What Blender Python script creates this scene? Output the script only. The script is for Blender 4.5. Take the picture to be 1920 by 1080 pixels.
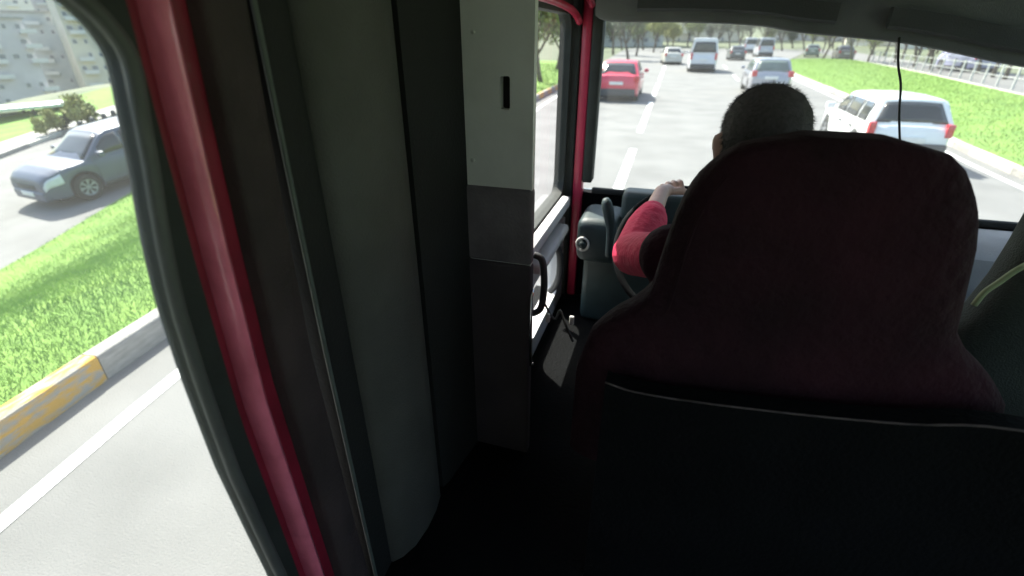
import bpy, bmesh, math, random
from mathutils import Vector, Matrix
random.seed(7)
R = math.radians
scene = bpy.context.scene
for o in list(bpy.data.objects):
    bpy.data.objects.remove(o, do_unlink=True)
COL = scene.collection

# ------------------------------------------------------------------ camera
H = 2.3                                   # eye height above the road
F = 900.0                                 # focal length in pixels of a 1920 wide picture
PITCH = math.atan(470 / F)
YAW = math.atan(320 * math.cos(PITCH) / F)
cam_d = bpy.data.cameras.new('camera')
cam = bpy.data.objects.new('camera', cam_d); COL.objects.link(cam)
cam.location = (0, 0, H)
cam.rotation_euler = (math.pi / 2 - PITCH, 0, YAW)
cam_d.sensor_width = 36; cam_d.lens = 36 * F / 1920
cam_d.clip_start = 0.02; cam_d.clip_end = 3000
cam_d.dof.use_dof = True; cam_d.dof.focus_distance = 1.25; cam_d.dof.aperture_fstop = 2.3
scene.camera = cam

# ------------------------------------------------------------------ sky, sun, exposure
SUN_EL, SUN_AZ = R(50), R(-50)            # azimuth from +Y, negative = to the left
world = bpy.data.worlds.new('World'); scene.world = world; world.use_nodes = True
wn = world.node_tree.nodes; wl = world.node_tree.links
sky = wn.new('ShaderNodeTexSky'); sky.sky_type = 'NISHITA'; sky.sun_disc = False
sky.sun_elevation = SUN_EL; sky.sun_rotation = SUN_AZ
sky.dust_density = 2.5; sky.air_density = 1.2
wl.new(sky.outputs[0], wn['Background'].inputs[0]); wn['Background'].inputs[1].default_value = 0.13
sun_d = bpy.data.lights.new('sun', 'SUN'); sun_d.energy = 4.6; sun_d.angle = R(0.6); sun_d.color = (1, .95, .87)
sun = bpy.data.objects.new('sun', sun_d); COL.objects.link(sun); sun.location = (-20, 20, 40)
sd = Vector((math.sin(SUN_AZ) * math.cos(SUN_EL), math.cos(SUN_AZ) * math.cos(SUN_EL), math.sin(SUN_EL)))
sun.rotation_euler = sd.to_track_quat('Z', 'Y').to_euler()
scene.render.engine = 'CYCLES'
vs = scene.view_settings
vs.view_transform = 'Standard'; vs.look = 'None'; vs.gamma = 1; vs.exposure = 1.6
scene.cycles.max_bounces = 10; scene.cycles.diffuse_bounces = 5; scene.cycles.transparent_max_bounces = 12

# ------------------------------------------------------------------ helpers
RM = cam.rotation_euler.to_matrix()
def ray(u, v): return RM @ Vector(((u - 960) / F, -(v - 540) / F, -1))
def gp(u, v, z=0): d = ray(u, v); t = (z - H) / d.z; return Vector((d.x * t, d.y * t, z))
def at_y(u, v, y): d = ray(u, v); t = y / d.y; return Vector((d.x * t, y, H + d.z * t))
def at_x(u, v, x): d = ray(u, v); t = x / d.x; return Vector((x, d.y * t, H + d.z * t))

def interp(tab, t):
    if t <= tab[0][0]: return tab[0][1]
    for (a, b), (c, d) in zip(tab, tab[1:]):
        if t <= c: return b + (d - b) * (t - a) / (c - a)
    return tab[-1][1]
def smooth(t): t = max(0, min(1, t)); return t * t * (3 - 2 * t)

def mat(name, col, rough=.6, metal=0, var=.12, scale=8, bump=0, bscale=60, col2=None, coat=0, spec=.5, emit=None, thr=None, sub=0):
    m = bpy.data.materials.new(name); m.use_nodes = True
    n, l = m.node_tree.nodes, m.node_tree.links
    b = n['Principled BSDF']
    b.inputs['Roughness'].default_value = rough; b.inputs['Metallic'].default_value = metal
    b.inputs['Coat Weight'].default_value = coat; b.inputs['Specular IOR Level'].default_value = spec
    tc = n.new('ShaderNodeTexCoord')
    nz = n.new('ShaderNodeTexNoise'); nz.inputs['Scale'].default_value = scale; nz.inputs['Detail'].default_value = 6
    l.new(tc.outputs['Object'], nz.inputs['Vector'])
    cr = n.new('ShaderNodeValToRGB')
    c1 = [c * (1 - var) for c in col[:3]]; c2 = col2[:3] if col2 else [min(1, c * (1 + var)) for c in col[:3]]
    if col2: c1 = col[:3]
    a, z = thr if thr else (.32, .68)
    cr.color_ramp.elements[0].position = a; cr.color_ramp.elements[1].position = z
    cr.color_ramp.elements[0].color = (*c1, 1); cr.color_ramp.elements[1].color = (*c2, 1)
    l.new(nz.outputs['Fac'], cr.inputs['Fac']); l.new(cr.outputs['Color'], b.inputs['Base Color'])
    if bump:
        n2 = n.new('ShaderNodeTexNoise'); n2.inputs['Scale'].default_value = bscale; n2.inputs['Detail'].default_value = 5
        l.new(tc.outputs['Object'], n2.inputs['Vector'])
        bp = n.new('ShaderNodeBump'); bp.inputs['Strength'].default_value = bump; bp.inputs['Distance'].default_value = .02
        l.new(n2.outputs['Fac'], bp.inputs['Height']); l.new(bp.outputs['Normal'], b.inputs['Normal'])
    return m

def glass_mat(name, tint=(.93, .96, .94), dust=.03):
    m = bpy.data.materials.new(name); m.use_nodes = True
    n, l = m.node_tree.nodes, m.node_tree.links
    n.remove(n['Principled BSDF']); out = n['Material Output']
    tr = n.new('ShaderNodeBsdfTransparent'); tr.inputs[0].default_value = (*tint, 1)
    gl = n.new('ShaderNodeBsdfGlossy'); gl.inputs['Roughness'].default_value = .02
    fr = n.new('ShaderNodeFresnel'); fr.inputs[0].default_value = 1.12
    mx = n.new('ShaderNodeMixShader'); l.new(fr.outputs[0], mx.inputs[0]); l.new(tr.outputs[0], mx.inputs[1]); l.new(gl.outputs[0], mx.inputs[2])
    df = n.new('ShaderNodeBsdfTranslucent'); df.inputs[0].default_value = (.8, .8, .78, 1)
    tc = n.new('ShaderNodeTexCoord'); nz = n.new('ShaderNodeTexNoise'); nz.inputs['Scale'].default_value = 3; nz.inputs['Detail'].default_value = 7
    l.new(tc.outputs['Object'], nz.inputs['Vector'])
    mr = n.new('ShaderNodeMapRange'); mr.inputs['From Min'].default_value = .3; mr.inputs['From Max'].default_value = .75
    mr.inputs['To Min'].default_value = dust * .6; mr.inputs['To Max'].default_value = dust * 1.5
    l.new(nz.outputs['Fac'], mr.inputs['Value'])
    m2 = n.new('ShaderNodeMixShader'); l.new(mr.outputs[0], m2.inputs[0]); l.new(mx.outputs[0], m2.inputs[1]); l.new(df.outputs[0], m2.inputs[2])
    l.new(m2.outputs[0], out.inputs['Surface'])
    return m

def obj(name, me, m=None, parent=None):
    o = bpy.data.objects.new(name, me); COL.objects.link(o)
    if m is not None and len(me.materials) == 0:
        for k in (m if isinstance(m, (list, tuple)) else [m]): me.materials.append(k)
    if parent is not None:
        o.parent = parent
        if parent.parent is None and parent.get('world_parts'): o.location = -parent.location
    return o
def mesh(name, vs_, fs, smooth_=False, mi=None):
    me = bpy.data.meshes.new(name); me.from_pydata([tuple(v) for v in vs_], [], fs); me.update()
    if smooth_: me.polygons.foreach_set('use_smooth', [True] * len(me.polygons))
    if mi: me.polygons.foreach_set('material_index', mi)
    return me
def fixn(me):
    bm = bmesh.new(); bm.from_mesh(me); bmesh.ops.recalc_face_normals(bm, faces=bm.faces); bm.to_mesh(me); bm.free(); return me
def sharp(o, ang=40):
    o.data.polygons.foreach_set('use_smooth', [True] * len(o.data.polygons))
    o.data.set_sharp_from_angle(angle=R(ang)); return o
def tag(o, label=None, cat=None, group=None, kind=None):
    if label: o['label'] = label
    if cat: o['category'] = cat
    if group: o['group'] = group
    if kind: o['kind'] = kind
    return o
def empty(name, loc=(0, 0, 0), rz=0, world_parts=False):
    o = bpy.data.objects.new(name, None); COL.objects.link(o); o.location = loc; o.rotation_euler.z = rz
    o.empty_display_size = .2
    if world_parts: o['world_parts'] = 1
    return o
def copy_tree(o, parent=None):
    c = o.copy(); COL.objects.link(c); c.parent = parent
    for ch in list(o.children): copy_tree(ch, c)
    return c

def box_me(name, x0, x1, y0, y1, z0, z1, bev=0, seg=2):
    bm = bmesh.new(); bmesh.ops.create_cube(bm, size=1)
    for v in bm.verts:
        v.co = Vector((x0 + (v.co.x + .5) * (x1 - x0), y0 + (v.co.y + .5) * (y1 - y0), z0 + (v.co.z + .5) * (z1 - z0)))
    if bev: bmesh.ops.bevel(bm, geom=bm.edges[:], offset=bev, segments=seg, profile=.5, affect='EDGES')
    me = bpy.data.meshes.new(name); bm.to_mesh(me); bm.free()
    if bev:
        me.polygons.foreach_set('use_smooth', [True] * len(me.polygons)); me.set_sharp_from_angle(angle=R(35))
    return me
def tube_me(name, pts, rad, n=8, closed=False):
    pts = [Vector(p) for p in pts]; N = len(pts)
    vs_, fs = [], []
    up = None
    for i, p in enumerate(pts):
        a = pts[(i - 1) % N] if (closed or i) else p; b = pts[(i + 1) % N] if (closed or i < N - 1) else p
        t = (b - a).normalized()
        if up is None: up = t.orthogonal().normalized()
        up = (up - t * up.dot(t)).normalized(); s = t.cross(up)
        r = rad[i] if isinstance(rad, (list, tuple)) else rad
        for k in range(n):
            q = 2 * math.pi * k / n; vs_.append(p + (up * math.cos(q) + s * math.sin(q)) * r)
    M = N if closed else N - 1
    for i in range(M):
        j = (i + 1) % N
        for k in range(n): fs.append((i * n + k, i * n + (k + 1) % n, j * n + (k + 1) % n, j * n + k))
    if not closed: fs += [tuple(range(n))[::-1], tuple(range((N - 1) * n, N * n))]
    return fixn(mesh(name, vs_, fs, True))
def spline(pts, n=8):
    pts = [Vector(p) for p in pts]; out = []
    for i in range(len(pts) - 1):
        p0, p1, p2, p3 = pts[max(i - 1, 0)], pts[i], pts[i + 1], pts[min(i + 2, len(pts) - 1)]
        for k in range(n):
            t = k / n
            out.append(.5 * ((2 * p1) + (p2 - p0) * t + (2 * p0 - 5 * p1 + 4 * p2 - p3) * t * t + (3 * p1 - p0 - 3 * p2 + p3) * t ** 3))
    out.append(pts[-1]); return out
def loft_me(name, rings, caps=True, sm=True):
    n = len(rings[0]); vs_ = [p for r in rings for p in r]; fs = []
    for i in range(len(rings) - 1):
        for k in range(n): fs.append((i * n + k, i * n + (k + 1) % n, (i + 1) * n + (k + 1) % n, (i + 1) * n + k))
    if caps: fs += [tuple(range(n)), tuple(range((len(rings) - 1) * n, len(rings) * n))]
    return fixn(mesh(name, vs_, fs, sm))
def rrect(a0, a1, b0, b1, r, k=6):
    out = []
    for (ca, cb, s) in ((a1 - r, b1 - r, 0), (a0 + r, b1 - r, 90), (a0 + r, b0 + r, 180), (a1 - r, b0 + r, 270)):
        for i in range(k + 1):
            q = R(s + 90 * i / k); out.append((ca + r * math.cos(q), cb + r * math.sin(q)))
    return out
def plate_me(name, hole, rect, fn, t0, t1):
    """flat plate with a rounded hole; fn(a, b, depth) -> point"""
    a0, a1, b0, b1 = rect; n = len(hole); k = n // 4
    outer = []
    for i, (a, b) in enumerate(hole):
        q = i // k; f = (i % k) / (k - 1)
        if q == 0: p = (a1, b + (b1 - b) * f) if f <= .5 else (a + (a1 - a) * (1 - f), b1)
        elif q == 1: p = (a + (a0 - a) * f, b1) if f <= .5 else (a0, b + (b1 - b) * (1 - f))
        elif q == 2: p = (a0, b + (b0 - b) * f) if f <= .5 else (a + (a0 - a) * (1 - f), b0)
        else: p = (a + (a1 - a) * f, b0) if f <= .5 else (a1, b + (b0 - b) * (1 - f))
        if abs(f - .5) < .51 / (k - 1): p = ((a1, b1), (a0, b1), (a0, b0), (a1, b0))[q]
        outer.append(p)
    ends = [(hole[-1], outer[-1]), (hole[0], outer[0])]; hole = list(hole)      # sample the long right-hand edge so that it can bow
    for i in range(1, 20):
        t = i / 20
        hole.append(tuple(p + (q - p) * t for p, q in zip(ends[0][0], ends[1][0]))); outer.append(tuple(p + (q - p) * t for p, q in zip(ends[0][1], ends[1][1])))
    n = len(hole)
    vs_ = [fn(a, b, t0) for a, b in hole] + [fn(a, b, t0) for a, b in outer] + [fn(a, b, t1) for a, b in hole] + [fn(a, b, t1) for a, b in outer]
    fs = []
    for i in range(n):
        j = (i + 1) % n
        fs += [(i, j, n + j, n + i), (2 * n + i, 3 * n + i, 3 * n + j, 2 * n + j), (i, 2 * n + i, 2 * n + j, j), (n + i, n + j, 3 * n + j, 3 * n + i)]
    return fixn(mesh(name, vs_, fs))

# ------------------------------------------------------------------ materials
M = dict(
 asphalt=mat('worn_pale_asphalt', (.156, .153, .150), .85, var=.16, scale=.9, bump=.35, bscale=90),
 paint=mat('road_paint', (.85, .85, .83), .7, var=.12, scale=14, bump=.2),
 soil=mat('ground_olive', (.075, .10, .05), .95, scale=.25, col2=(.125, .135, .085), bump=.4, bscale=3),
 lawn=mat('lawn_base', (.10, .20, .028), .95, scale=1.5, col2=(.16, .27, .04), bump=.5, bscale=30),
 kerb_y=mat('kerb_yellow_paint', (.62, .33, .03), .75, scale=5, col2=(.34, .31, .27), thr=(.42, .6), bump=.4, bscale=35),
 kerb_g=mat('kerb_concrete', (.32, .30, .28), .85, var=.2, scale=6, bump=.4, bscale=35),
 kerb_w=mat('kerb_pale', (.50, .48, .42), .85, var=.15, scale=6, bump=.4, bscale=35),
 pave=mat('pavement_concrete', (.36, .35, .33), .85, var=.12, scale=1.5, bump=.2),
 rubber=mat('black_green_rubber', (.020, .024, .021), .7, var=.2, scale=20, bump=.1, bscale=200),
 gasket=mat('grey_window_gasket', (.085, .088, .085), .55, var=.15, scale=18),
 red=mat('red_paint_washed', (.93, .21, .31), .24, var=.18, scale=14, coat=.6, bump=.10, bscale=40),  # red paint with the pink wash of overexposure put into its colour
 red_halo=mat('dark_red_halo_paint', (.24, .012, .032), .45, var=.25, scale=10, coat=.2, bump=.08, bscale=25),  # darker red of the door edge, coloured as the glow beside the bead
 red2=mat('red_frame_paint', (.55, .035, .085), .4, var=.12, scale=12, coat=.2),
 maroon=mat('maroon_trim', (.042, .028, .028), .8, var=.25, scale=9, bump=.15, bscale=120),
 blacktrim=mat('black_trim', (.008, .009, .008), .75, var=.2, scale=9, bump=.15, bscale=140),
 greytrim=mat('grey_plastic_trim', (.070, .070, .062), .6, spec=.4, var=.15, scale=7, bump=.2, bscale=220),
 seam=mat('grey_green_piping', (.09, .105, .095), .6, var=.15, scale=14),
 column=mat('grey_painted_metal', (.60, .62, .58), .5, var=.14, scale=4, bump=.05, bscale=60),
 chrome=mat('polished_steel', (.75, .75, .77), .18, 1, var=.04),
 doorpanel=mat('pale_grey_door_panel', (.60, .59, .59), .6, var=.08, scale=6, bump=.15, bscale=180),
 dash=mat('grey_dashboard', (.34, .35, .375), .6, var=.1, scale=8, bump=.2, bscale=260),
 dashdk=mat('dark_teal_plastic', (.020, .036, .038), .5, var=.2, scale=10, bump=.15, bscale=220),
 header=mat('charcoal_headliner', (.13, .14, .142), .9, var=.12, scale=5, bump=.25, bscale=300),
 seat=mat('dark_maroon_upholstery', (.020, .0045, .0085), .9, spec=.25, var=.4, scale=5, bump=.55, bscale=34),
 seatg=mat('dark_green_upholstery', (.035, .045, .038), .85, var=.3, scale=5, bump=.35, bscale=260),
 piping=mat('pale_pink_piping', (.08, .06, .06), .8, scale=22, col2=(.03, .02, .02), thr=(.45, .62)),
 pipeg=mat('pale_green_strap', (.30, .36, .20), .6, var=.2, scale=25),
 liner=mat('pale_bounce_liner', (.62, .62, .60), .85, var=.06, scale=5, bump=.2, bscale=200),  # for the unseen roof, back and right doors, kept pale to bounce light
 visor=mat('dark_grey_visor', (.055, .06, .062), .85, var=.15, scale=6, bump=.2, bscale=200),
 colshade_mid=mat('column_shade_mid', (.13, .115, .125), .75, var=.25, scale=9, bump=.2, bscale=120),  # mid tone of the column's shade, painted as a step
 colshade_low=mat('column_shade_dark', (.040, .032, .038), .8, var=.15, scale=6, bump=.15, bscale=160),  # darkest tone of the column's shade, painted as a step
 wheelrim=mat('worn_black_wheel_rim', (.008, .009, .010), .85, spec=.1, var=.3, scale=20),
 jacket_shade=mat('jacket_cloth_shaded', (.030, .006, .012), .9, spec=.2, var=.3, scale=6, bump=.3, bscale=40),  # shaded copy of the jacket colour, for torso and shoulders
 floor=mat('black_rubber_floor', (.003, .0035, .004), .9, spec=.12, var=.3, scale=6, bump=.3, bscale=90),
 jacket=mat('jacket_cloth_lit', (.58, .014, .075), .8, var=.2, scale=7, bump=.3, bscale=40),  # sunlit copy of the jacket colour, for the sleeves
 trousers=mat('navy_trousers', (.02, .022, .035), .85, var=.2, scale=8, bump=.2, bscale=90),
 skin=mat('skin', (.50, .31, .25), .5, var=.1, scale=12, bump=.05, bscale=120),
 hair=mat('short_dark_hair', (.060, .054, .056), .8, var=.25, scale=140, bump=.3, bscale=420),
 eye=mat('eye_white', (.75, .74, .7), .3, var=.03),
 white=mat('gauge_white', (.75, .75, .72), .5, var=.05),
 tyre=mat('tyre_rubber', (.018, .018, .018), .85, var=.2),
 rim=mat('alloy_rim', (.30, .31, .33), .45, .3, var=.08),
 cglass=mat('tinted_car_glass', (.022, .026, .030), .06, var=.2, scale=2, spec=.6),
 cglass2=mat('pale_car_glass', (.10, .13, .12), .08, var=.2, scale=2, spec=.7),
 under=mat('underbody_black', (.012, .012, .012), .9, var=.2),
 lamp=mat('headlamp_lens', (.55, .57, .6), .12, var=.1, spec=.7),
 tail=mat('tail_lamp_red', (.50, .02, .03), .2, var=.1, coat=.5),
 plate=mat('number_plate_white', (.70, .70, .68), .5, var=.04),
 plast=mat('bumper_dark_plastic', (.045, .047, .052), .6, var=.15),
 bark=mat('grey_brown_bark', (.11, .09, .07), .9, var=.3, scale=6, bump=.6, bscale=30),
 steel=mat('dark_steel', (.06, .065, .065), .5, .3, var=.15),
 galv=mat('white_painted_steel', (.42, .43, .41), .5, var=.1),
 roofs=mat('shelter_roof', (.55, .57, .57), .5, var=.1),
 panel=mat('shelter_panel', (.16, .22, .20), .3, var=.2),
 bwin=mat('building_window_glass', (.24, .25, .27), .2, var=.3, scale=.6),
 bframe=mat('window_frame_pvc', (.6, .6, .58), .5, var=.05),
)
GLASS = glass_mat('windscreen_glass', dust=.030)
GLASS_S = glass_mat('side_window_glass', dust=.018)

# ------------------------------------------------------------------ setting: terrain, roads, medians
LZ = -1.38                                # the other carriageway lies lower than ours and slopes
def lz(y): return LZ + .11 * (max(-8, min(22, y)) - 8.5)
def terrain_z(x, y):
    d = -x - (24.5 + .27 * max(y, -25))
    return -.06 + (lz(y) - .17) * smooth((-x - (4.4 + .09 * max(y, 0))) / 4.5) - 30 * smooth(d / 80)
xs = [-900, -600, -420, -300, -220, -170, -140] + [-120 + 4 * i for i in range(0, 31)] + [8, 16, 30, 50, 80, 130, 220, 400, 900]
ys = [-300, -150, -80, -50] + [-32 + 4 * i for i in range(0, 24)] + [70, 85, 100, 125, 150, 200, 280, 400, 650, 1200, 1800]
tv = []
for y in ys:
    for x in xs:
        z = terrain_z(x, y)
        if y > 120: z += 26 * smooth((y - 120) / 500) * (1 if x > -60 else smooth((x + 260) / 200))   # wooded rise far ahead
        if x > 60: z += 14 * smooth((x - 60) / 300)
        tv.append((x, y, z))
nx = len(xs)
tf = [(j * nx + i, j * nx + i + 1, (j + 1) * nx + i + 1, (j + 1) * nx + i) for j in range(len(ys) - 1) for i in range(nx - 1)]
tag(obj('ground', mesh('ground', tv, tf, True), M['soil']), kind='structure')

def ribbon(name, left, right, z, m, kind='structure', t=0):
    zf = z if callable(z) else (lambda y: z)
    n = len(left); v = [(*p[:2], zf(p[1])) for p in left] + [(*p[:2], zf(p[1])) for p in right]
    f = [(i, i + 1, n + i + 1, n + i) for i in range(n - 1)]
    return tag(obj(name, fixn(mesh(name, v, f)), m), kind=kind)
LK = [(-3.30, -6), (-3.55, .6), (-3.92, 2.5), (-4.45, 9), (-5.3, 20), (-5.8, 31), (-8.0, 62), (-11, 110)]      # left kerb, road side
RK = [(6.25, -6), (6.25, 6), (6.28, 11.3), (6.38, 13.6), (6.7, 17.6), (7.45, 40), (8.6, 52), (11.6, 66), (22, 110)]   # right kerb, road side
def line_x(tab, y):
    return interp([(b, a) for a, b in tab], y)
Y0 = [-6, -3, 0, .6, 2.5, 6, 9, 11.3, 13.6, 17.6, 20, 25, 31, 40, 52, 62, 66, 85, 110, 150]
ribbon('road', [(line_x(LK, y) - .05, y) for y in Y0], [(line_x(RK, y) + .05, y) for y in Y0], 0, M['asphalt'])
# opposite carriageway, beyond the left median
OPN = [(-6.2, -6), (-6.95, 1), (-7.55, 3.3), (-8.4, 5.8), (-10.6, 14), (-14.6, 30), (-22, 60)]; OPN = [(a * 1.6, b * 1.6) for a, b in OPN]
OPF = [(-10.6, -6), (-11.5, 1), (-12.3, 4.5), (-13.3, 7.4), (-15.3, 15), (-19.2, 30), (-26.5, 60)]; OPF = [(a * 1.6, b * 1.6) for a, b in OPF]
ribbon('opposite_road', [(line_x(OPF, y) - .03, y) for y in Y0[:15]], [(line_x(OPN, y) + .03, y) for y in Y0[:15]], lz, M['asphalt'])
ribbon('verge', [(line_x(OPF, y) - 6.0, y) for y in Y0[:15]], [(line_x(OPF, y) - 1.4, y) for y in Y0[:15]], lambda y: lz(y) - .01, M['lawn'])
ribbon('pavement', [(line_x(OPF, y) - 1.4, y) for y in Y0[:15]], [(line_x(OPF, y) - .16, y) for y in Y0[:15]], lambda y: lz(y) + .10, M['pave'])
# side road beyond the right median
MF = [(15.4, -6), (14.4, 14), (14.2, 27), (16.2, 42), (17.8, 58), (18.2, 66), (23, 110)]
ribbon('side_road', [(line_x(MF, y) + .1, y) for y in Y0], [(line_x(MF, y) + 6.2, y) for y in Y0], -.012, M['asphalt'])
# medians: raised lawns
def lawn(name, la, lb, yy, z=.12, za=None):
    za = za or (lambda y: z)
    pl = [(la(y), y) for y in yy]; pr = [(lb(y), y) for y in yy]
    n = len(yy); nc = 7; v, f = [], []
    for i in range(n):
        for k in range(nc):
            t = k / (nc - 1)
            v.append((pl[i][0] + (pr[i][0] - pl[i][0]) * t, yy[i], za(yy[i]) + (z - za(yy[i])) * smooth(t) + .10 * math.sin(math.pi * t)))
    for i in range(n - 1):
        for k in range(nc - 1): f.append((i * nc + k, i * nc + k + 1, (i + 1) * nc + k + 1, (i + 1) * nc + k))
    return tag(obj(name, fixn(mesh(name, v, f, True)), M['lawn']), kind='structure')
lawn('median', lambda y: line_x(OPN, y), lambda y: line_x(LK, y) - .14, Y0[:15], .16, lambda y: lz(y) + .04)
YM = [y for y in Y0 if y <= 66]
lawn('median_lawn', lambda y: line_x(RK, y) + .14, lambda y: line_x(MF, y) - .12, YM)

# painted lines
def stripe(name, fx, y0, y1, w, z=.005, n=10):
    l = [(fx(y0 + (y1 - y0) * i / n) - w / 2, y0 + (y1 - y0) * i / n) for i in range(n + 1)]
    r = [(a + w, b) for a, b in l]
    return ribbon(name, l, r, z, M['paint'])
stripe('road_edge_line', lambda y: line_x(LK, y) + .48, -6, 60, .11, n=60)
lane = lambda y: -.60 - .0115 * y
for y in (-5, 4.5, 14, 23.5, 33, 42.5, 52): stripe('lane_line', lane, y, y + 7.2, .16)
lane2 = lambda y: 2.9 + .02 * y
for y in (-5, 8, 21, 34, 47): stripe('lane_line', lane2, y, y + 5, .13)
stripe('road_edge_line', lambda y: line_x(RK, y) - .35, -6, 60, .11, n=60)

# kerb stones, one object each
def kerb(name, tab, side, y0, y1, h, w, mats, L=.9, base=lambda y: 0):
    bed = ribbon(name, [(line_x(tab, y) + side * .01, y) for y in Y0 if y <= y1 + 2], [(line_x(tab, y) + side * (w - .01), y) for y in Y0 if y <= y1 + 2], lambda y: base(y) + .03, M['kerb_g'])
    me = {}
    for k, m in enumerate(mats):
        b = box_me('kerb_stone', 0, 1, -.5, .5, 0, 1); b.materials.append(m)
        # round the upper road-side edge
        bm = bmesh.new(); bm.from_mesh(b)
        e = [e for e in bm.edges if all(v.co.z > .9 for v in e.verts) and abs(e.verts[0].co.x - e.verts[1].co.x) < .1]
        bmesh.ops.bevel(bm, geom=e, offset=.14, segments=2, profile=.5, affect='EDGES')
        bm.to_mesh(b); bm.free(); me[k] = b
    y = y0; i = 0
    while y < y1:
        xa, xb = line_x(tab, y), line_x(tab, y + L)
        s = bpy.data.objects.new('kerb_stone', me[i % len(mats)]); COL.objects.link(s); s.parent = bed
        ln = math.hypot(xb - xa, L)
        s.location = ((xa + xb) / 2, y + L / 2, base(y + L / 2) + 0.001); s.rotation_euler.x = math.atan2(base(y + L) - base(y), L); s.rotation_euler.z = math.atan2(-(xb - xa), L) + random.uniform(-.006, .006)
        s.scale = (side * w, ln - .012, h + random.uniform(-.006, .006))
        y += L; i += 1
kerb('left_kerb', LK, -1, -2.65, 40, .22, .15, [M['kerb_y'], M['kerb_g']])
kerb('right_kerb', RK, 1, 7, 50, .15, .16, [M['kerb_w'], M['kerb_g'], M['kerb_w']])
kerb('side_road_kerb', MF, -1, 14, 64, .14, .14, [M['kerb_w']], L=1.5)
kerb('opposite_kerb', OPF, -1, 0, 30, .13, .14, [M['kerb_w'], M['kerb_g']], L=1.4, base=lz)

# grass blades
def grass(name, n, pos, hgt, wid, m):
    v, f = [], []
    for _ in range(n):
        x, y, z = pos()
        a = random.uniform(0, 6.283); h = hgt * random.uniform(.45, 1.25); w = wid * random.uniform(.6, 1.2)
        lx, ly = random.gauss(0, .4) * h, random.gauss(0, .4) * h
        c, s = math.cos(a) * w, math.sin(a) * w; b = len(v)
        v += [(x - c, y - s, z), (x + c, y + s, z), (x + lx * .5 + c * .6, y + ly * .5 + s * .6, z + h * .6), (x + lx, y + ly, z + h)]
        f += [(b, b + 1, b + 2), (b, b + 2, b + 3)]
    o = obj(name, mesh(name, v, f), m); return tag(o, kind='stuff')
GR = mat('grass_blade', (.10, .24, .03), .7, scale=3.5, col2=(.29, .43, .08))
GR2 = mat('grass_blade_dry', (.17, .28, .04), .7, scale=.25, col2=(.25, .36, .07))
def gl(la, lb, x, y): t = max(0, min(1, (x - la) / (lb - la))); z0 = lz(y) + .04; return z0 + (.16 - z0) * smooth(t) + .10 * math.sin(math.pi * t) - .01
def gz(la, lb, x): t = (x - la) / (lb - la); return .12 + .10 * math.sin(math.pi * max(0, min(1, t))) - .01
def p_left():
    while True:
        y = random.uniform(-1.5, 12); la, lb = line_x(OPN, y), line_x(LK, y) - .17
        x = random.uniform(la, lb)
        return x, y, gl(la, lb, x, y)
def p_right():
    y = 8 + 58 * random.random() ** 1.4; la, lb = line_x(RK, y) + .2, line_x(MF, y) - .2
    x = random.uniform(la, lb); return x, y, gz(la, lb, x)
tag(grass('grass', 130000, p_left, .065, .0045, GR), 'bright green grass on the median left of the yellow kerb', 'grass')
tag(grass('grass', 70000, p_right, .06, .012, GR2), 'mown green grass on the median right of the white hatchback', 'grass')
def p_leftfar():
    y = random.uniform(9, 45); la, lb = line_x(OPN, y), line_x(LK, y) - .17
    x = random.uniform(la, lb); return x, y, gl(la, lb, x, y)
tag(grass('grass', 20000, p_leftfar, .13, .016, GR2), 'green grass seen through the driver door window', 'grass')

# ------------------------------------------------------------------ apartment blocks in the valley on the left
WIN = {}
def block(loc, rz, w, d, h, fl, cols, wall, label, skip=()):
    r = empty('apartment_block', loc, rz)
    tag(r, label, 'building', 'apartment blocks in the valley on the left')
    obj('wall', box_me('wall', -w / 2, w / 2, -d / 2, d / 2, 0, h), wall, r)
    rf = obj('roof', box_me('roof', -w / 2 - .4, w / 2 + .4, -d / 2 - .4, d / 2 + .4, h + .003, h + .5), M['pave'], r)
    if 'w' not in WIN:
        fr = plate_me('window', rrect(-.55, .55, .12, 1.28, .02, 3), (-.68, .68, 0, 1.4), lambda a, b, t: (a, t, b), -.04, .06)
        fr.materials.append(M['bframe']); WIN['w'] = fr
        WIN['p'] = box_me('pane', -.56, .56, .0, .03, .1, 1.3); WIN['p'].materials.append(M['bwin'])
    fh = h / fl; cw = w / cols
    for i in range(fl):
        for k in range(cols):
            if (i * 7 + k * 3) % 11 in skip: continue
            wn_ = obj('window', WIN['w'], None, r); wn_.location = (-w / 2 + cw * (k + .5), -d / 2 - .062, fh * i + fh * .35)
            sc = random.choice((.65, .8, 1.05)); wn_.scale = (sc, 1, .8)
            obj('pane', WIN['p'], None, wn_)
        for k in range(0, cols, 3):
            if (i + k) % 4 == 3: continue
            cx = -w / 2 + cw * (k + 1.02)
            b = obj('balcony', box_me('balcony', cx - 1.5, cx + 1.5, -d / 2 - 1.2, -d / 2 - .001, fh * i + .1, fh * i + .28), wall, r)
            obj('parapet', box_me('parapet', cx - 1.5, cx + 1.5, -d / 2 - 1.25, -d / 2 - 1.12, fh * i + .282, fh * i + 1.1), M['bframe'], b)
    return r
W1 = mat('lavender_render', (.52, .50, .51), .8, var=.08, scale=.3)
W2 = mat('cream_render', (.58, .55, .46), .8, var=.08, scale=.3)
W3 = mat('white_render', (.66, .64, .58), .8, var=.06, scale=.3)
W4 = mat('blue_grey_render', (.46, .48, .48), .8, var=.08, scale=.3)
def bdir(u, dist, zb):
    d = ray(u, 70); k = math.hypot(d.x, d.y); return (d.x / k * dist, d.y / k * dist, zb)
face = lambda p, off=0: math.atan2(-p[0], p[1]) * 0 + math.atan2(p[1], p[0]) - math.pi / 2 + off
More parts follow.
